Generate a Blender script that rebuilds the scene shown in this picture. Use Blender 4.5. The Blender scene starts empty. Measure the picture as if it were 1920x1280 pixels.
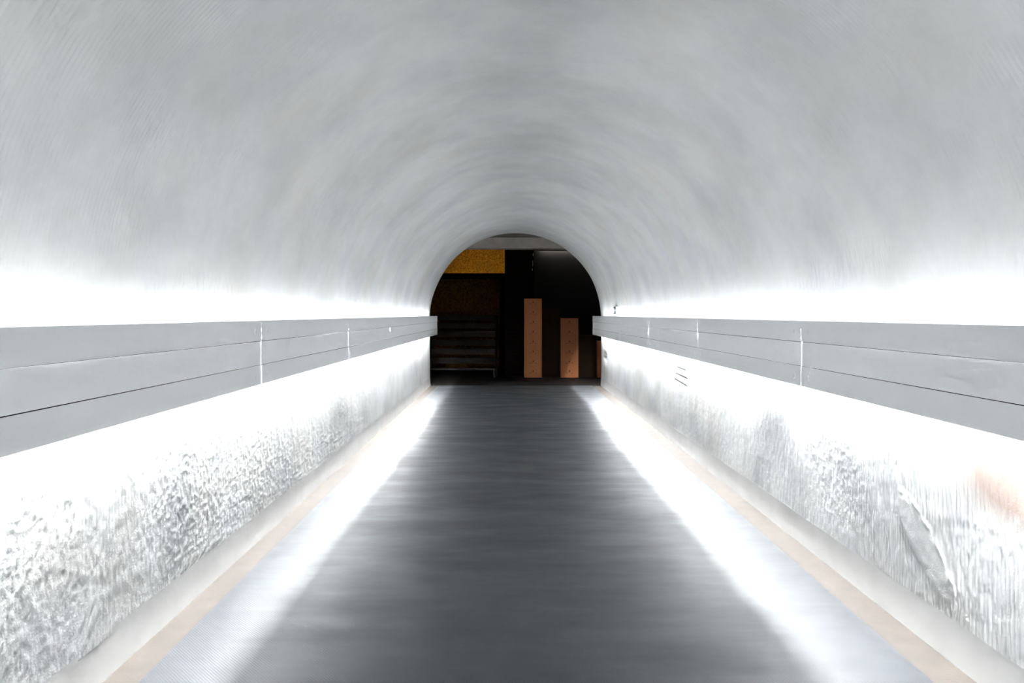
import bpy, bmesh, math, random
import numpy as np

random.seed(7)
S = bpy.context.scene
COL = S.collection

# ------------------------------------------------------------------ camera
CAM_Z = 1.26
F = 1333.0
cd = bpy.data.cameras.new('camera')
cam = bpy.data.objects.new('camera', cd)
COL.objects.link(cam)
cam.location = (0, 0, CAM_Z)
cam.rotation_euler = (math.radians(90), 0, 0)
cd.sensor_width = 36.0
cd.lens = F / 1920 * 36.0
cd.shift_x = 4 / 1920
cd.shift_y = -51.5 / 1920
cd.clip_start = 0.05
S.camera = cam
vs = S.view_settings
vs.view_transform = 'Standard'
vs.look = 'None'
vs.gamma = 1.0
vs.exposure = 0.33
vs.use_curve_mapping = False
w = bpy.data.worlds.new('world')
S.world = w
w.use_nodes = True
w.node_tree.nodes['Background'].inputs[0].default_value = (0, 0, 0, 1)
w.node_tree.nodes['Background'].inputs[1].default_value = 0.0
S.cycles.max_bounces = 14
S.cycles.diffuse_bounces = 10
S.cycles.glossy_bounces = 4
S.cycles.sample_clamp_indirect = 80.0

# ------------------------------------------------------------------ materials
def new_mat(name):
    m = bpy.data.materials.new(name)
    m.use_nodes = True
    nt = m.node_tree
    return m, nt, nt.nodes['Principled BSDF']

def node(nt, typ, **kw):
    n = nt.nodes.new(typ)
    for k, v in kw.items():
        setattr(n, k, v)
    return n

def simple(name, col, rough=0.6, spec=0.5, noise=0.0, nscale=20.0, bump=0.0, bscale=60.0, metal=0.0):
    m, nt, b = new_mat(name)
    b.inputs['Roughness'].default_value = rough
    b.inputs['Specular IOR Level'].default_value = spec
    b.inputs['Metallic'].default_value = metal
    tc = node(nt, 'ShaderNodeTexCoord')
    if noise > 0:
        n = node(nt, 'ShaderNodeTexNoise')
        n.inputs['Scale'].default_value = nscale
        n.inputs['Detail'].default_value = 4
        nt.links.new(tc.outputs['Object'], n.inputs['Vector'])
        r = node(nt, 'ShaderNodeValToRGB')
        r.color_ramp.elements[0].position = 0.3
        r.color_ramp.elements[1].position = 0.7
        r.color_ramp.elements[0].color = tuple(c * (1 - noise) for c in col) + (1,)
        r.color_ramp.elements[1].color = tuple(c * (1 + noise) for c in col) + (1,)
        nt.links.new(n.outputs['Fac'], r.inputs['Fac'])
        nt.links.new(r.outputs['Color'], b.inputs['Base Color'])
    else:
        b.inputs['Base Color'].default_value = tuple(col) + (1,)
    if bump > 0:
        n2 = node(nt, 'ShaderNodeTexNoise')
        n2.inputs['Scale'].default_value = bscale
        n2.inputs['Detail'].default_value = 3
        nt.links.new(tc.outputs['Object'], n2.inputs['Vector'])
        bp = node(nt, 'ShaderNodeBump')
        bp.inputs['Strength'].default_value = bump
        bp.inputs['Distance'].default_value = 0.01
        nt.links.new(n2.outputs['Fac'], bp.inputs['Height'])
        nt.links.new(bp.outputs['Normal'], b.inputs['Normal'])
    return m

def emitter(name, col, strength):
    m = bpy.data.materials.new(name)
    m.use_nodes = True
    nt = m.node_tree
    nt.nodes.remove(nt.nodes['Principled BSDF'])
    e = node(nt, 'ShaderNodeEmission')
    e.inputs['Color'].default_value = tuple(col) + (1,)
    e.inputs['Strength'].default_value = strength
    nt.links.new(e.outputs[0], nt.nodes['Material Output'].inputs['Surface'])
    return m

def plaster_material(name, base, blotch, stain_shade_spots=()):
    """white lime paint on combed rock: cloudy tints, faint weathering, fine grain"""
    m, nt, b = new_mat(name)
    b.inputs['Roughness'].default_value = 0.6
    b.inputs['Specular IOR Level'].default_value = 0.35
    tc = node(nt, 'ShaderNodeTexCoord')
    L = nt.links
    n1 = node(nt, 'ShaderNodeTexNoise')
    n1.inputs['Scale'].default_value = 1.3
    n1.inputs['Detail'].default_value = 5
    n1.inputs['Roughness'].default_value = 0.6
    L.new(tc.outputs['Object'], n1.inputs['Vector'])
    r1 = node(nt, 'ShaderNodeValToRGB')
    r1.color_ramp.elements[0].position = 0.33
    r1.color_ramp.elements[1].position = 0.62
    r1.color_ramp.elements[0].color = tuple(c * (1 - blotch) for c in base) + (1,)
    r1.color_ramp.elements[1].color = tuple(base) + (1,)
    L.new(n1.outputs['Fac'], r1.inputs['Fac'])
    # faint cool / warm tint patches
    n2 = node(nt, 'ShaderNodeTexNoise')
    n2.inputs['Scale'].default_value = 2.2
    n2.inputs['Detail'].default_value = 2
    mp = node(nt, 'ShaderNodeMapping')
    mp.inputs['Location'].default_value = (7.3, 2.1, 4.4)
    L.new(tc.outputs['Object'], mp.inputs['Vector'])
    L.new(mp.outputs['Vector'], n2.inputs['Vector'])
    r2 = node(nt, 'ShaderNodeValToRGB')
    e = r2.color_ramp.elements
    e[0].position = 0.3
    e[0].color = (0.955, 0.965, 1.0, 1)
    e[1].position = 0.72
    e[1].color = (1.0, 0.985, 0.955, 1)
    x = e.new(0.5)
    x.color = (0.985, 1.0, 0.99, 1)
    L.new(n2.outputs['Fac'], r2.inputs['Fac'])
    mx = node(nt, 'ShaderNodeMix', data_type='RGBA', blend_type='MULTIPLY')
    mx.inputs[0].default_value = 1.0
    L.new(r1.outputs['Color'], mx.inputs[6])
    L.new(r2.outputs['Color'], mx.inputs[7])
    out = mx.outputs[2]
    for (loc, scale, col, rot, soft) in stain_shade_spots:
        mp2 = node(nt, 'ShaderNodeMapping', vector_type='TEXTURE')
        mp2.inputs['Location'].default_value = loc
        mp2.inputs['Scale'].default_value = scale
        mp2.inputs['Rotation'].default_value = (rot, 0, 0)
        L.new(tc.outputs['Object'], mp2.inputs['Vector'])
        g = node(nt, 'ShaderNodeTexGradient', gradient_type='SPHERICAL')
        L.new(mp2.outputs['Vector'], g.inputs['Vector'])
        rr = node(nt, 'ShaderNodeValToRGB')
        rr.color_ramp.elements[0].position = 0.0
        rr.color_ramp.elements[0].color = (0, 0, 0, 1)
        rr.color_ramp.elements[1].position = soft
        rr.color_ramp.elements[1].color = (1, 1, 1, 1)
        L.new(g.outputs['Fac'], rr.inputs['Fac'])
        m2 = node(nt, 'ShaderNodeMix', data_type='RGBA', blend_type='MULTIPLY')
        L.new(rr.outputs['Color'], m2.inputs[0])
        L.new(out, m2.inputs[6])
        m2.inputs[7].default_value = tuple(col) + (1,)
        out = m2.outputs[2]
    L.new(out, b.inputs['Base Color'])
    n3 = node(nt, 'ShaderNodeTexNoise')
    n3.inputs['Scale'].default_value = 160
    n3.inputs['Detail'].default_value = 2
    L.new(tc.outputs['Object'], n3.inputs['Vector'])
    bp = node(nt, 'ShaderNodeBump')
    bp.inputs['Strength'].default_value = 0.25
    bp.inputs['Distance'].default_value = 0.004
    L.new(n3.outputs['Fac'], bp.inputs['Height'])
    L.new(bp.outputs['Normal'], b.inputs['Normal'])
    return m

def floor_material():
    """grey woven vinyl sheet, scuffed so its gloss varies"""
    m, nt, b = new_mat('grey_vinyl')
    L = nt.links
    tc = node(nt, 'ShaderNodeTexCoord')
    n1 = node(nt, 'ShaderNodeTexNoise')
    n1.inputs['Scale'].default_value = 1.1
    n1.inputs['Detail'].default_value = 4
    L.new(tc.outputs['Object'], n1.inputs['Vector'])
    r1 = node(nt, 'ShaderNodeValToRGB')
    r1.color_ramp.elements[0].position = 0.3
    r1.color_ramp.elements[1].position = 0.7
    r1.color_ramp.elements[0].color = FLOOR_A + (1,)
    r1.color_ramp.elements[1].color = FLOOR_B + (1,)
    L.new(n1.outputs['Fac'], r1.inputs['Fac'])
    L.new(r1.outputs['Color'], b.inputs['Base Color'])
    mp = node(nt, 'ShaderNodeMapping')
    mp.inputs['Scale'].default_value = (0.8, 2.2, 1)
    L.new(tc.outputs['Object'], mp.inputs['Vector'])
    n2 = node(nt, 'ShaderNodeTexNoise')
    n2.inputs['Scale'].default_value = 2.0
    n2.inputs['Detail'].default_value = 5
    n2.inputs['Roughness'].default_value = 0.6
    L.new(mp.outputs['Vector'], n2.inputs['Vector'])
    mr = node(nt, 'ShaderNodeMapRange')
    mr.inputs['From Min'].default_value = 0.3
    mr.inputs['From Max'].default_value = 0.7
    mr.inputs['To Min'].default_value = 0.36
    mr.inputs['To Max'].default_value = 0.54
    L.new(n2.outputs['Fac'], mr.inputs['Value'])
    L.new(mr.outputs['Result'], b.inputs['Roughness'])
    b.inputs['Specular IOR Level'].default_value = FLOOR_SPEC
    # gentle waviness and a fine diagonal weave
    mp3 = node(nt, 'ShaderNodeMapping')
    mp3.inputs['Scale'].default_value = (1.6, 6.5, 1)
    L.new(tc.outputs['Object'], mp3.inputs['Vector'])
    n3 = node(nt, 'ShaderNodeTexNoise')
    n3.inputs['Scale'].default_value = 1.6
    n3.inputs['Detail'].default_value = 1.5
    L.new(mp3.outputs['Vector'], n3.inputs['Vector'])
    b1 = node(nt, 'ShaderNodeBump')
    b1.inputs['Strength'].default_value = 0.4
    b1.inputs['Distance'].default_value = 0.004
    L.new(n3.outputs['Fac'], b1.inputs['Height'])
    wv = node(nt, 'ShaderNodeTexWave', bands_direction='DIAGONAL')
    wv.inputs['Scale'].default_value = 48
    wv.inputs['Distortion'].default_value = 1.5
    wv.inputs['Detail'].default_value = 2
    L.new(tc.outputs['Object'], wv.inputs['Vector'])
    b2 = node(nt, 'ShaderNodeBump')
    b2.inputs['Strength'].default_value = 0.12
    b2.inputs['Distance'].default_value = 0.003
    L.new(wv.outputs['Fac'], b2.inputs['Height'])
    L.new(b1.outputs['Normal'], b2.inputs['Normal'])
    L.new(b2.outputs['Normal'], b.inputs['Normal'])
    return m

def brick_material():
    m, nt, b = new_mat('dark_brick')
    L = nt.links
    tc = node(nt, 'ShaderNodeTexCoord')
    mp = node(nt, 'ShaderNodeMapping')
    mp.inputs['Rotation'].default_value = (math.radians(90), 0, 0)
    L.new(tc.outputs['Object'], mp.inputs['Vector'])
    br = node(nt, 'ShaderNodeTexBrick')
    br.inputs['Scale'].default_value = 1.0
    br.inputs['Brick Width'].default_value = 0.22
    br.inputs['Row Height'].default_value = 0.075
    br.inputs['Mortar Size'].default_value = 0.005
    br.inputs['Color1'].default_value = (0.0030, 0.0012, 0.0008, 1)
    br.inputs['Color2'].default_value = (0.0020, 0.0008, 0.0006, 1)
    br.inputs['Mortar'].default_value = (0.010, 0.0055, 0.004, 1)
    L.new(mp.outputs['Vector'], br.inputs['Vector'])
    L.new(br.outputs['Color'], b.inputs['Base Color'])
    b.inputs['Roughness'].default_value = 0.9
    b.inputs['Specular IOR Level'].default_value = 0.1
    return m

FLOOR_A = (0.036, 0.039, 0.0435)
FLOOR_B = (0.049, 0.052, 0.057)
FLOOR_SPEC = 0.22
LED_DOWN = 430.0
LED_UP = 39.0

M = {}
M['plaster_left'] = plaster_material('white_plaster', (0.66, 0.66, 0.66), 0.32)
M['plaster_right'] = plaster_material('white_plaster_stained_shaded', (0.66, 0.66, 0.66), 0.32, stain_shade_spots=(
    ((1.6, 2.26, 0.72), (0.3, 0.40, 0.21), (0.42, 0.34, 0.31), 0.0, 0.55),  # pinkish stain, darkened further to paint in a region of shade
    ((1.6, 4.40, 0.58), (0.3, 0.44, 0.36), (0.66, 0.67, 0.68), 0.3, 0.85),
    ((1.6, 3.45, 0.55), (0.3, 0.50, 0.14), (0.84, 0.84, 0.84), 0.5, 0.60),
    ((1.6, 2.76, 0.355), (0.4, 0.26, 0.088), (0.86, 0.865, 0.87), math.atan2(0.23, 0.28), 0.12),
))
M['vault'] = plaster_material('white_vault_plaster', (0.79, 0.795, 0.80), 0.20)
M['skirting'] = simple('smooth_plaster', (0.52, 0.52, 0.51), 0.6, 0.3, 0.05, 6, 0.05, 40)
M['strip'] = simple('tan_concrete', (0.057, 0.0485, 0.041), 0.7, 0.3, 0.14, 9, 0.1, 80)
M['floor'] = floor_material()
M['panel'] = simple('white_enamel', (0.94, 0.945, 0.955), 0.6, 0.8)
M['white_sheet'] = simple('white_sheet', (0.85, 0.855, 0.865), 0.45, 0.4)
M['batten'] = simple('dark_steel', (0.03, 0.03, 0.033), 1.0, 0.0)
M['shelf'] = simple('white_steel', (0.7, 0.7, 0.7), 0.6, 0.3)
M['led_down'] = emitter('led_white', (0.97, 0.985, 1.0), LED_DOWN)
M['led_up'] = emitter('led_white_soft', (0.97, 0.985, 1.0), LED_UP)
M['led_added'] = emitter('added_lamp_white', (1.0, 0.94, 0.86), 52.0)
M['sign_body'] = simple('white_plastic', (0.80, 0.81, 0.82), 0.4, 0.5)
M['sign_green'] = simple('green_plastic', (0.008, 0.045, 0.030), 0.4, 0.4)
M['sign_white'] = simple('white_film', (0.85, 0.92, 0.92), 0.4, 0.4)
M['concrete'] = simple('grey_brown_concrete', (0.50, 0.46, 0.42), 0.9, 0.2, 0.10, 8, 0.2, 60)
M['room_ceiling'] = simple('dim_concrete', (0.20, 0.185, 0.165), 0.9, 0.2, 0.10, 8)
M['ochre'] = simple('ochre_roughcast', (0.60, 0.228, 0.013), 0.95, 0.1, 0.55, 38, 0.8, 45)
M['ochre_shaded'] = simple('shaded_ochre_roughcast', (0.150, 0.068, 0.010), 0.95, 0.1, 0.6, 32, 0.5, 45)  # same ochre as the bulkhead, its deeper shade put into the colour
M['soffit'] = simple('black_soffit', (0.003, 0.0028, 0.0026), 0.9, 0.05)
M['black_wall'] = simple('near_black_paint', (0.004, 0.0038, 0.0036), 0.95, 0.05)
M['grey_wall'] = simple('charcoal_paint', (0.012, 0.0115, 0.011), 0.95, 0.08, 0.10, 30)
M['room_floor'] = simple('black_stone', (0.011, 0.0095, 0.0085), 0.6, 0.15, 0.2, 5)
M['brick'] = brick_material()
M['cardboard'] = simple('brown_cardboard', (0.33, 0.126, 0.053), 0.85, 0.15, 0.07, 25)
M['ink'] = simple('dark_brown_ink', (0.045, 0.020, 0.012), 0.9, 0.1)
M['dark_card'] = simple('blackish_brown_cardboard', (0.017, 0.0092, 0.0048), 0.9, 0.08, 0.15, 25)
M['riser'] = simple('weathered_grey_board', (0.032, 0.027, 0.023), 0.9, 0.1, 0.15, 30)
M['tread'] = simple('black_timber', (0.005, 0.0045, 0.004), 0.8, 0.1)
M['edge'] = simple('pale_metal_edge', (0.12, 0.105, 0.09), 0.5, 0.4)
M['pipe'] = simple('rust_brown_pipe', (0.045, 0.018, 0.011), 0.7, 0.2)
M['pipe_dark'] = simple('dark_brown_pipe', (0.024, 0.0125, 0.008), 0.7, 0.2)
M['plate'] = simple('slot_light_pale', (0.40, 0.34, 0.23), 0.6, 0.3)

# ------------------------------------------------------------------ helpers
def link(o, parent=None):
    COL.objects.link(o)
    if parent is not None:
        o.parent = parent
    return o

def tag(o, label=None, cat=None, group=None, kind=None):
    for k, v in (('label', label), ('category', cat), ('group', group), ('kind', kind)):
        if v:
            o[k] = v
    return o

def empty(name, loc=(0, 0, 0)):
    o = bpy.data.objects.new(name, None)
    o.location = loc
    o.empty_display_size = 0.1
    return link(o)

def box_bm(bm, x0, x1, y0, y1, z0, z1):
    v = [bm.verts.new(p) for p in ((x0, y0, z0), (x1, y0, z0), (x1, y1, z0), (x0, y1, z0),
                                   (x0, y0, z1), (x1, y0, z1), (x1, y1, z1), (x0, y1, z1))]
    for f in ((0, 3, 2, 1), (4, 5, 6, 7), (0, 1, 5, 4), (1, 2, 6, 5), (2, 3, 7, 6), (3, 0, 4, 7)):
        bm.faces.new([v[i] for i in f])

def prism_bm(bm, pts, plane, a, b):
    """extrude a polygon; plane 'xz' extrudes along y, 'yz' along x"""
    def P(p, t):
        return (p[0], t, p[1]) if plane == 'xz' else (t, p[0], p[1])
    A = [bm.verts.new(P(p, a)) for p in pts]
    B = [bm.verts.new(P(p, b)) for p in pts]
    n = len(pts)
    bm.faces.new(A)
    bm.faces.new(B[::-1])
    for i in range(n):
        bm.faces.new((A[i], B[i], B[(i + 1) % n], A[(i + 1) % n]))

def finish(bm, name, mat, parent=None, bevel=0.0, smooth=False):
    if bevel > 0:
        bmesh.ops.bevel(bm, geom=list(bm.edges), offset=bevel, segments=2, affect='EDGES', clamp_overlap=True)
    bmesh.ops.recalc_face_normals(bm, faces=list(bm.faces))
    me = bpy.data.meshes.new(name)
    bm.to_mesh(me)
    bm.free()
    me.materials.append(mat)
    if smooth:
        for p in me.polygons:
            p.use_smooth = True
    return link(bpy.data.objects.new(name, me), parent)

def box(name, mat, x0, x1, y0, y1, z0, z1, parent=None, bevel=0.0):
    bm = bmesh.new()
    box_bm(bm, x0, x1, y0, y1, z0, z1)
    return finish(bm, name, mat, parent, bevel)

def cyl_pts(cx, cy, r, n=20):
    return [(cx + r * math.cos(2 * math.pi * k / n), cy + r * math.sin(2 * math.pi * k / n)) for k in range(n)]

def copy_tree(o, parent=None):
    c = o.copy()
    COL.objects.link(c)
    if parent is not None:
        c.parent = parent
    for ch in list(o.children):
        copy_tree(ch, c)
    return c

def grid_mesh(name, mat, P):
    """P: (rows, cols, 3) array of points -> smooth grid mesh"""
    R, Cn = P.shape[:2]
    idx = np.arange(R * Cn).reshape(R, Cn)
    q = np.stack([idx[:-1, :-1], idx[:-1, 1:], idx[1:, 1:], idx[1:, :-1]], -1).reshape(-1, 4)
    me = bpy.data.meshes.new(name)
    me.vertices.add(R * Cn)
    me.vertices.foreach_set('co', P.reshape(-1).astype(np.float32))
    me.loops.add(q.size)
    me.loops.foreach_set('vertex_index', q.reshape(-1).astype(np.int32))
    me.polygons.add(len(q))
    me.polygons.foreach_set('loop_start', (np.arange(len(q)) * 4).astype(np.int32))
    me.polygons.foreach_set('use_smooth', np.ones(len(q), dtype=bool))
    me.update(calc_edges=True)
    me.validate()
    me.materials.append(mat)
    return link(bpy.data.objects.new(name, me))

# lattice noise
_rng = np.random.RandomState(11)
_T = _rng.rand(512, 512)
def vnoise(u, v, seed=0):
    u = u + seed * 17.31
    v = v + seed * 5.77
    iu = np.floor(u).astype(int)
    iv = np.floor(v).astype(int)
    fu = u - iu
    fv = v - iv
    fu = fu * fu * (3 - 2 * fu)
    fv = fv * fv * (3 - 2 * fv)
    a = _T[iu % 512, iv % 512]
    b = _T[(iu + 1) % 512, iv % 512]
    c = _T[iu % 512, (iv + 1) % 512]
    d = _T[(iu + 1) % 512, (iv + 1) % 512]
    return (a * (1 - fu) + b * fu) * (1 - fv) + (c * (1 - fu) + d * fu) * fv - 0.5
def fbm(u, v, seed=0, octs=4, gain=0.5):
    s = 0
    a = 1.0
    for k in range(octs):
        s = s + a * vnoise(u * 2 ** k, v * 2 ** k, seed + 3 * k)
        a *= gain
    return s

# ------------------------------------------------------------------ tunnel dimensions
XL, XR = -1.402, 1.604
XC, RAD, ZC = (XL + XR) / 2, (XR - XL) / 2, 1.177
Y0, Y1 = -3.0, 12.5
MAT_L, MAT_R = -1.268, 1.447      # edges of the floor sheet

ys = list(np.arange(Y0, 0.4, 0.15)) + list(np.arange(0.4, 1.5, 0.008))
y = 1.5
while y < Y1 - 0.02:
    ys.append(y)
    y += min(0.06, max(0.003, 0.0005 * y * y))
ys.append(Y1)
YS = np.array(ys)
DY = np.gradient(YS)

def relief(Yg, Sg, dY, seed, rib=0.0025, grain=0.0024):
    """combed rock: 2 cm ribs round the tunnel, lumps of paint, broad hollows"""
    att = np.clip((0.0085 - dY) / 0.005, 0, 1)
    amp = np.clip(0.55 + 1.6 * fbm(Yg * 1.1, Sg * 1.6, seed + 1), 0.05, 1.3)
    ph = Yg / 0.0205 + 0.9 * fbm(Yg * 2.0, Sg * 1.3, seed + 2) + 0.22 * vnoise(Yg * 30, Sg * 45, seed + 9)
    ribs = (np.abs(np.sin(math.pi * ph)) ** 0.6 - 0.6) * rib * amp * att
    gfade = np.clip((0.03 - dY) / 0.02, 0.0, 1)
    gm = np.clip(0.4 + 2.2 * fbm(Yg * 0.9, Sg * 1.3, seed + 4), 0.05, 1.2)
    g = np.clip(fbm(Yg * 55, Sg * 60, seed + 5, 2) + 0.12, 0, 1) * grain * gm * gfade
    g2 = fbm(Yg * 60, Sg * 26, seed + 6, 2) * grain * 0.7 * np.clip((0.05 - dY) / 0.03, 0.2, 1)
    streak = fbm(Yg * 7, Sg * 1.1, seed + 7, 3) * 0.003
    broad = fbm(Yg * 1.4, Sg * 1.6, seed + 8, 2) * 0.010
    return ribs + g + g2 + streak + broad

def seg_dist(Yg, Zg, a, b):
    a = np.array(a)
    b = np.array(b)
    d = b - a
    t = np.clip(((Yg - a[0]) * d[0] + (Zg - a[1]) * d[1]) / (d @ d), 0, 1)
    ex = Yg - (a[0] + t * d[0])
    ez = Zg - (a[1] + t * d[1])
    return np.hypot(ex, ez), t, np.sign(d[0] * ez - d[1] * ex)

def side_wall(name, mat, X, sgn, seed, right=False):
    zs = np.concatenate([np.arange(0.0, 0.90, 0.0048), np.linspace(0.90, ZC, 24)])
    Yg, Zg = np.meshgrid(YS, zs)
    dYg = np.broadcast_to(DY, Yg.shape)
    h = relief(Yg, Zg, dYg, seed)
    if right:
        # smear of smooth filler drawn down the wall by a trowel
        d, t, s = seg_dist(Yg, Zg, (2.90, 0.47), (2.62, 0.24))
        wdt = 0.056 + 0.030 * np.sin(math.pi * np.clip(t * 0.9 + 0.1, 0, 1)) + 0.008 * vnoise(Yg * 30, Zg * 30, 77)
        m = np.clip((wdt - d) / 0.022, 0, 1)
        flat = relief(Yg, Zg, dYg, seed, 0.0, 0.0) + 0.0025 + 0.0012 * vnoise(Yg * 12 + Zg * 30, Zg * 10 - Yg * 30, 55)
        h = h * (1 - m) + flat * m
        rim = np.exp(-((d - wdt) / 0.007) ** 2) * (0.0022 * np.clip(-s, 0, 1) + 0.0001) * np.clip(0.8 + 3.5 * vnoise(Yg * 45, Zg * 45, 31), 0.0, 2)
        h = h + rim
        # three short scratches and a cracked edge under the rail
        for (ya, za, yb, zb) in ((6.82, 0.745, 6.50, 0.738), (6.88, 0.682, 6.46, 0.668), (6.92, 0.622, 6.48, 0.600)):
            d, t, s = seg_dist(Yg, Zg, (ya, za), (yb, zb))
            h = h - 0.010 * np.exp(-(d / 0.008) ** 2)
        for (ya, za, yb, zb) in ((4.62, 0.862, 4.36, 0.872), (4.36, 0.872, 4.12, 0.858)):
            d, t, s = seg_dist(Yg, Zg, (ya, za), (yb, zb))
            h = h + 0.003 * np.exp(-(d / 0.007) ** 2) * np.clip(1 + 3 * vnoise(Yg * 18, Zg * 18, 12), 0, 2)
        # chipped hole by the far opening
        d = np.hypot((Yg - 11.95) / 0.16, (Zg - 0.53) / 0.07)
        h = h - 0.03 * np.exp(-d ** 2) * (1 + 1.2 * vnoise(Yg * 9, Zg * 40, 5))
    fade = np.clip((1.08 - Zg) / 0.15, 0, 1) * np.clip((Zg - 0.05) / 0.10, 0, 1)
    h = (h - 0.004) * fade - 0.002 * (Zg < 0.13)
    P = np.stack([X - sgn * h, Yg, Zg], -1)
    return tag(grid_mesh(name, mat, P), kind='structure')

side_wall('wall_left', M['plaster_left'], XL, -1, 1)
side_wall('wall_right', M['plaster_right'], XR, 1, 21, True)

th = np.linspace(math.pi, 0, 330)
Yg, Tg = np.meshgrid(YS, th)
dYg = np.broadcast_to(DY, Yg.shape)
Sg = (math.pi - Tg) * RAD
sideness = np.abs(np.cos(Tg))
h = relief(Yg, Sg + 40, dYg, 41, rib=0.0030, grain=0.0032) * (0.25 + 0.75 * sideness ** 1.2)
edge = np.clip(np.minimum(Tg, math.pi - Tg) / 0.10, 0, 1)
h = h * edge
P = np.stack([XC + (RAD - h) * np.cos(Tg), Yg, ZC + (RAD - h) * np.sin(Tg)], -1)
tag(grid_mesh('ceiling', M['vault'], P), kind='structure')

# smooth plastered skirting, slightly concave and leaning in at the foot
def skirting(name, X, sgn):
    zs = np.linspace(0, 1, 12)
    Yk = np.concatenate([np.arange(Y0, Y1, 0.12), [Y1]])
    Yg, Tg = np.meshgrid(Yk, zs)
    off = 0.0008 + 0.007 * (1 - Tg) ** 2.2 + 0.0015 * fbm(Yg * 1.5, Tg * 0.6, 3)
    top = 0.15 + 0.012 * fbm(Yg * 2.3, Tg * 0, 6)
    P = np.stack([X - sgn * off, Yg, Tg * top], -1)
    return tag(grid_mesh(name, M['skirting'], P), kind='structure')
skirting('baseboard_left', XL + 0.0005, -1)
skirting('baseboard_right', XR - 0.0005, 1)

# floor: slab strips of bare tan concrete, the grey sheet, and the room's stone
def edged_strip(name, xa, xb, mat, z0, z1):
    return tag(box(name, mat, xa, xb, Y0, Y1, z0, z1), kind='structure')
edged_strip('trim_1', XL - 0.02, MAT_L + 0.004, M['strip'], -0.06, 0.0)
edged_strip('trim_2', MAT_R - 0.004, XR + 0.02, M['strip'], -0.06, 0.0)
tag(box('floor', M['floor'], MAT_L, MAT_R, Y0, Y1, -0.06, 0.003), kind='structure')
tag(box('floor_room', M['room_floor'], -3.2, 3.4, Y1, 17.0, -0.06, 0.0), kind='structure')
tag(box('wall_back', M['shelf'], XL - 0.1, XR + 0.1, Y0 - 0.1, Y0, 0, 2.8), kind='structure')

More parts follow.
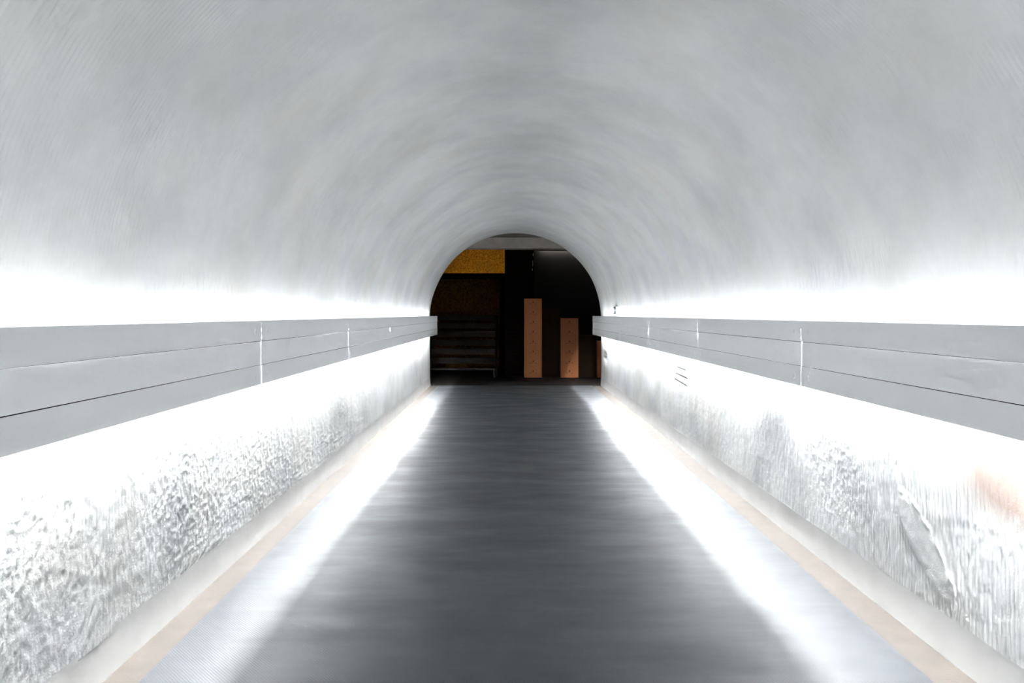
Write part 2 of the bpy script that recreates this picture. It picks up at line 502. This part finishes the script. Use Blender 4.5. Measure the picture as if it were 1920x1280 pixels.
# ------------------------------------------------------------------ light rails
RZ0, RZ1 = 0.900, 1.226
SEAM1, SEAM2 = 1.0005, 1.1215
SHELF_Z = 1.166
def light_rail(label, xf, xw, joints):
    """xf: visible face, xw: wall surface; sgn points from the face to the wall"""
    sgn = 1 if xw > xf else -1
    root = empty('light_rail', (xf, Y0, 0))
    tag(root, label, 'light rail', 'light rails along both tunnel walls')
    def X(d0, d1):
        a, b = sgn * d0, sgn * d1
        return min(a, b), max(a, b)
    edges = [Y0] + joints + [Y1]
    cache = {}
    for i in range(len(edges) - 1):
        a, b = edges[i] - Y0, edges[i + 1] - Y0
        ln = b - a
        ga = 0.0 if i == 0 else 0.0009
        gb = 0.0 if i == len(edges) - 2 else 0.0009
        for nm, z0, z1, d0 in (('bottom_panel', RZ0, SEAM1 - 0.0009, 0.0),
                               ('middle_panel', SEAM1 + 0.0009, SEAM2 - 0.0012, 0.0035),
                               ('top_panel', SEAM2 + 0.0010, RZ1, 0.0)):
            g0, g1 = (ga, gb) if nm != 'top_panel' else (min(ga, 0.0004), min(gb, 0.0004))
            # slight sag and lift so that seams open and close along a panel
            j0, j1 = random.uniform(-0.0010, 0.0010), random.uniform(-0.0010, 0.0010)
            bm = bmesh.new()
            x0, x1 = X(d0, d0 + 0.002)
            xs_ = sgn * d0
            bm.faces.new([bm.verts.new(p) for p in ((xs_, a + g0, z0), (xs_, b - g1, z0), (xs_, b - g1, z1), (xs_, a + g0, z1))])
            for v in bm.verts:
                if nm == 'middle_panel':
                    v.co.z += j0 if v.co.y < (a + b) / 2 else j1
            if nm != 'middle_panel':
                # folded return flange
                zf = (RZ0, RZ0 + 0.002) if nm == 'bottom_panel' else (RZ1 - 0.002, RZ1)
                x0, x1 = X(0.002, 0.014)
                box_bm(bm, x0, x1, a + g0, b - g1, zf[0], zf[1])
            p = finish(bm, nm, M['panel'], root)
            if nm != 'middle_panel':
                zc = 1.171 if nm == 'top_panel' else 0.946
                for yy in ([a + 0.085] if i else []) + ([b - 0.085] if i < len(edges) - 2 else []):
                    bm = bmesh.new()
                    t0, t1 = X(-0.0012, 0.0003)
                    prism_bm(bm, cyl_pts(yy, zc, 0.0125), 'yz', t0, t1)
                    finish(bm, 'screw_cap', M['white_sheet'], p, bevel=0.0005)
        for zc in (SEAM1, SEAM2):
            x0, x1 = X(0.0038, 0.010)
            box('batten', M['batten'], x0, x1, a + 0.008, b - 0.008, zc - 0.010, zc + 0.010, root)
        # lamps: a strong strip facing the floor, a weak one under the open top
        x0, x1 = X(abs(xw - xf) - 0.050, abs(xw - xf) - 0.020)
        e1 = 0.02 if i < len(edges) - 2 else 0.25
        box('lamp_body', M['shelf'], x0 , x1, a + 0.02, b - e1, 1.134, SHELF_Z - 0.002, root)
        box('light_strip', M['led_down'], x0, x1, a + 0.02, b - e1, 1.130, 1.1338, root)
        d0, d1, za, zb = 0.044, 0.056, SHELF_Z + 0.004, SHELF_Z + 0.016
        bm = bmesh.new()
        wedge = [(sgn * d0, SHELF_Z + 0.0022), (sgn * d1, SHELF_Z + 0.0022), (sgn * d1, zb), (sgn * d0, za)]
        prism_bm(bm, wedge, 'xz', a + 0.02, b - e1)
        finish(bm, 'upper_lamp_body', M['shelf'], root)
        bm = bmesh.new()
        n = 0.0004
        bm.faces.new([bm.verts.new(p) for p in ((sgn * (d0 - n), a + 0.02, za + n), (sgn * (d0 - n), b - e1, za + n),
                                               (sgn * (d1 - n), b - e1, zb + n), (sgn * (d1 - n), a + 0.02, zb + n))])
        finish(bm, 'upper_light_strip', M['led_up'], root)
    x0, x1 = X(0.0055, abs(xw - xf))
    box('shelf', M['shelf'], x0, x1, 0, Y1 - Y0, SHELF_Z - 0.002, SHELF_Z + 0.002, root)
    x0, x1 = X(0.002, abs(xw - xf))
    box('end_cap', M['white_sheet'], x0, x1, Y1 - Y0 - 0.002, Y1 - Y0, RZ0 + 0.002, RZ1 - 0.002, root)
    return root
light_rail('long white light rail along the left wall, glowing above and below', -1.275, XL,
           [3.65 + 1.97 * k for k in range(-3, 5)])
light_rail('long white light rail along the right wall, under the small exit sign', 1.4535, XR,
           [3.55 + 1.965 * k for k in range(-3, 5)])

# ------------------------------------------------------------------ exit sign on the right wall
sg = empty('exit_sign', (1.578, 10.56, 1.256))
tag(sg, 'small white and green exit sign box on the right wall above the rail', 'sign')
box('sign_box', M['sign_body'], -0.021, 0.030, -0.11, 0.11, 0.0, 0.115, sg, 0.003)
pl = box('sign_face', M['sign_green'], -0.0225, -0.0208, -0.104, 0.104, 0.006, 0.109, sg)
bm = bmesh.new()
prism_bm(bm, [(-0.085, 0.050), (-0.035, 0.050), (-0.035, 0.028), (0.0, 0.060), (-0.035, 0.092), (-0.035, 0.070), (-0.085, 0.070)], 'yz', -0.0232, -0.0225)
finish(bm, 'arrow', M['sign_white'], pl)
bm = bmesh.new()
prism_bm(bm, [(0.055, 0.018), (0.092, 0.018), (0.092, 0.098), (0.055, 0.098)], 'yz', -0.0232, -0.0225)
finish(bm, 'doorway', M['sign_white'], pl)
bm = bmesh.new()
prism_bm(bm, cyl_pts(0.030, 0.090, 0.008, 12), 'yz', -0.0232, -0.0225)
prism_bm(bm, [(0.012, 0.052), (0.024, 0.048), (0.040, 0.074), (0.032, 0.081), (0.020, 0.076)], 'yz', -0.0232, -0.0225)
prism_bm(bm, [(0.010, 0.020), (0.018, 0.018), (0.026, 0.050), (0.014, 0.052)], 'yz', -0.0232, -0.0225)
prism_bm(bm, [(0.020, 0.050), (0.028, 0.046), (0.044, 0.036), (0.047, 0.042)], 'yz', -0.0232, -0.0225)
finish(bm, 'running_figure', M['sign_white'], pl)

# ------------------------------------------------------------------ room beyond the tunnel
ROOM_Z = 2.70
tag(box('ceiling_room', M['room_ceiling'], -3.2, 3.4, Y1, 17.0, ROOM_Z, ROOM_Z + 0.15), kind='structure')
tag(box('trim_3', M['concrete'], -3.2, 3.4, 13.40, 13.70, 2.50, ROOM_Z), kind='structure')          # beam
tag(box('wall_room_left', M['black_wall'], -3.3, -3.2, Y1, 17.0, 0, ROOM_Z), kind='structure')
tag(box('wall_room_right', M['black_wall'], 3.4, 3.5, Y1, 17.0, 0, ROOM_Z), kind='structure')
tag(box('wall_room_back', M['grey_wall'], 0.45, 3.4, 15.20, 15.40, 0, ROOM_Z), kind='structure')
tag(box('wall_stairwell', M['ochre_shaded'], -3.2, -0.232, 16.30, 16.45, 0, ROOM_Z), kind='structure')
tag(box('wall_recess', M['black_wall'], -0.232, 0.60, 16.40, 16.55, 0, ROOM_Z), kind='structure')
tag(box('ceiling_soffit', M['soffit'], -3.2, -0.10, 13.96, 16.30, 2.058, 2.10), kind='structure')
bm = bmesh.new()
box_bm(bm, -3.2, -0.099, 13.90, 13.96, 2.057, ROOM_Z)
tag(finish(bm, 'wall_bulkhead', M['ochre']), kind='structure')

# brick pillar with a slotted strip at its upper right edge
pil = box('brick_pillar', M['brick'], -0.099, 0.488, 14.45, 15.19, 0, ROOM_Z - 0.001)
tag(pil, 'dark brick pillar from floor to beam, between the stairs and the tallest box stack', 'pillar')
st = box('slotted_strip', M['soffit'], -0.03, 0.013, -0.002, 0.010, 0, 0.479, pil)
st.location = (0.475, 14.44, 2.02)
st['label'] = 'narrow black strip with pale slots'
for (za, zb, dx) in ((0.41, 0.505 - 0.03, 0.0), (0.215, 0.325, -0.006), (0.12, 0.165, -0.014)):  # pale plates stand in for light showing through the slots
    box('slot_light_plate', M['plate'], -0.010 + dx, 0.002 + dx, -0.005, -0.002, za, zb, st)

# unseen ceiling lamp, added behind the beam to wash down the grey wall
wl = empty('added_washer_lamp', (1.9, 15.13, 2.62))
tag(wl, 'unseen slim ceiling lamp added to wash the grey wall behind the concrete beam', 'lamp')
box('lamp_housing', M['soffit'], -1.30, 1.30, -0.05, 0.05, 0.03, ROOM_Z - 2.62 - 0.0005, wl)
box('lamp_shade', M['soffit'], -1.30, 1.30, -0.05, -0.045, -0.02, 0.03, wl)
box('lamp_tube', M['led_added'], -1.25, 1.25, -0.005, 0.015, 0.012, 0.0295, wl)

# pipes at the stairwell corner
def pipe(name, x, yv, r, z0, z1, mat, label):
    bm = bmesh.new()
    bmesh.ops.create_cone(bm, cap_ends=True, segments=20, radius1=r, radius2=r, depth=z1 - z0)
    o = finish(bm, name, mat, None)
    for p in o.data.polygons:
        p.use_smooth = len(p.vertices) == 4
    o.location = (x, yv, (z0 + z1) / 2)
    tag(o, label, 'pipe')
    return o
pipe('vertical_pipe', -0.197, 16.24, 0.024, 0.0, 2.058, M['pipe_dark'], 'dark vertical pipe at the right edge of the shaded ochre stairwell wall')
pipe('vertical_pipe', -0.138, 16.32, 0.021, 0.0, 1.90, M['pipe'], 'rust coloured vertical pipe just left of the brick pillar')

# staircase
sc = empty('staircase', (-0.955, 14.20, 0))
tag(sc, 'dark staircase with grey riser boards climbing left of the brick pillar', 'staircase')
HX = 0.655
RISE, GO = 0.174, 0.20
box('tread', M['tread'], -HX, HX, -0.02, GO + 0.02, 0.140, 0.168, sc)
box('edge_strip', M['edge'], -HX, HX, -0.024, -0.02, 0.158, 0.169, sc)['label'] = 'pale metal edge strip'
for k in range(6):
    zt = 0.373 + RISE * k
    yk = GO * (k + 1)
    box('riser_board', M['riser'], -HX, HX, yk, yk + 0.025, zt - 0.116, zt, sc, 0.003)
    box('tread', M['tread'], -HX, HX, yk + 0.025, yk + GO + 0.025, zt - 0.03, zt - 0.001, sc)
for s in (-1, 1):
    bm = bmesh.new()
    prism_bm(bm, [(-0.03, 0.0), (0.22, 0.0), (1.45, 1.06), (1.45, 1.243), (1.20, 1.243), (-0.03, 0.17)], 'yz', s * (HX + 0.001), s * (HX + 0.041))
    finish(bm, 'stringer', M['tread'], sc)
box('foot_post', M['edge'], HX - 0.028, HX - 0.016, -0.03, -0.022, 0.0, 0.15, sc)
box('landing', M['tread'], -HX, HX, 1.42, 2.08, 1.18, 1.243, sc)

# cardboard boxes ---------------------------------------------------
def wine_box(wd, dp, hh, mat, printed):
    root = empty('cardboard_box')
    b = box('box_body', mat, -wd / 2, wd / 2, 0, dp, 0, hh, root, 0.003)
    bm = bmesh.new()
    box_bm(bm, -wd / 2 + 0.004, wd / 2 - 0.004, dp / 2 - 0.025, dp / 2 + 0.025, hh - 0.0006, hh + 0.0004)
    finish(bm, 'packing_tape', mat, b)
    if printed:
        bm = bmesh.new()
        zc = hh * 0.63
        # little crest: a rounded shield under a three-point crown
        prism_bm(bm, [(-0.010, zc + 0.008), (-0.010, zc - 0.004), (-0.006, zc - 0.011), (0, zc - 0.015), (0.006, zc - 0.011), (0.010, zc - 0.004), (0.010, zc + 0.008)], 'xz', -0.0008, 0.0004)
        prism_bm(bm, [(-0.010, zc + 0.011), (0.010, zc + 0.011), (0.012, zc + 0.022), (0.005, zc + 0.016), (0, zc + 0.026), (-0.005, zc + 0.016), (-0.012, zc + 0.022)], 'xz', -0.0008, 0.0004)
        finish(bm, 'printed_crest', M['ink'], b)
        bm = bmesh.new()
        z0 = hh * 0.44
        x = -0.078
        while x < 0.076:
            wl = random.choice((0.006, 0.008, 0.010))
            if random.random() > 0.14:
                t = random.choice((0.008, 0.010, 0.010))
                box_bm(bm, x, x + wl - 0.003, -0.0008, 0.0004, z0, z0 + t)
            x += wl + 0.001
        finish(bm, 'printed_line', M['ink'], b)
    return root

def stack(proto, n, x, yv, hh, labels, group, jit=0.003):
    for k in range(n):
        o = proto if k == 0 else copy_tree(proto)
        o.location = (x + random.uniform(-jit, jit), yv + random.uniform(-jit, jit) * 0.7, hh * k)
        tag(o, labels[k], 'box', group)

ORD = ['bottom', 'second from the bottom', 'third from the bottom', 'fourth from the bottom',
       'fifth from the bottom', 'sixth from the bottom', 'seventh from the bottom', 'topmost']
H8 = 0.1957
p8 = wine_box(0.350, 0.27, H8, M['cardboard'], True)
p6 = copy_tree(p8)
p2 = wine_box(0.350, 0.30, 0.360, M['cardboard'], False)
stack(p8, 8, 0.461, 14.10, H8, ['%s brown box with printed crest in the tall stack of eight' % ORD[k] for k in range(8)], 'brown boxes in the tall stack', 0.0015)
l6 = ['%s brown box with printed crest in the shorter stack of six' % (ORD[k] if k < 5 else 'topmost') for k in range(6)]
stack(p6, 6, 1.184, 14.10, H8, l6, 'brown boxes in the shorter stack', 0.0015)
stack(p2, 2, 1.915, 14.08, 0.360, ['lower plain brown box half hidden behind the right tunnel wall end',
                                   'upper plain brown box half hidden behind the right tunnel wall end'], 'brown boxes by the right wall', 0.001)
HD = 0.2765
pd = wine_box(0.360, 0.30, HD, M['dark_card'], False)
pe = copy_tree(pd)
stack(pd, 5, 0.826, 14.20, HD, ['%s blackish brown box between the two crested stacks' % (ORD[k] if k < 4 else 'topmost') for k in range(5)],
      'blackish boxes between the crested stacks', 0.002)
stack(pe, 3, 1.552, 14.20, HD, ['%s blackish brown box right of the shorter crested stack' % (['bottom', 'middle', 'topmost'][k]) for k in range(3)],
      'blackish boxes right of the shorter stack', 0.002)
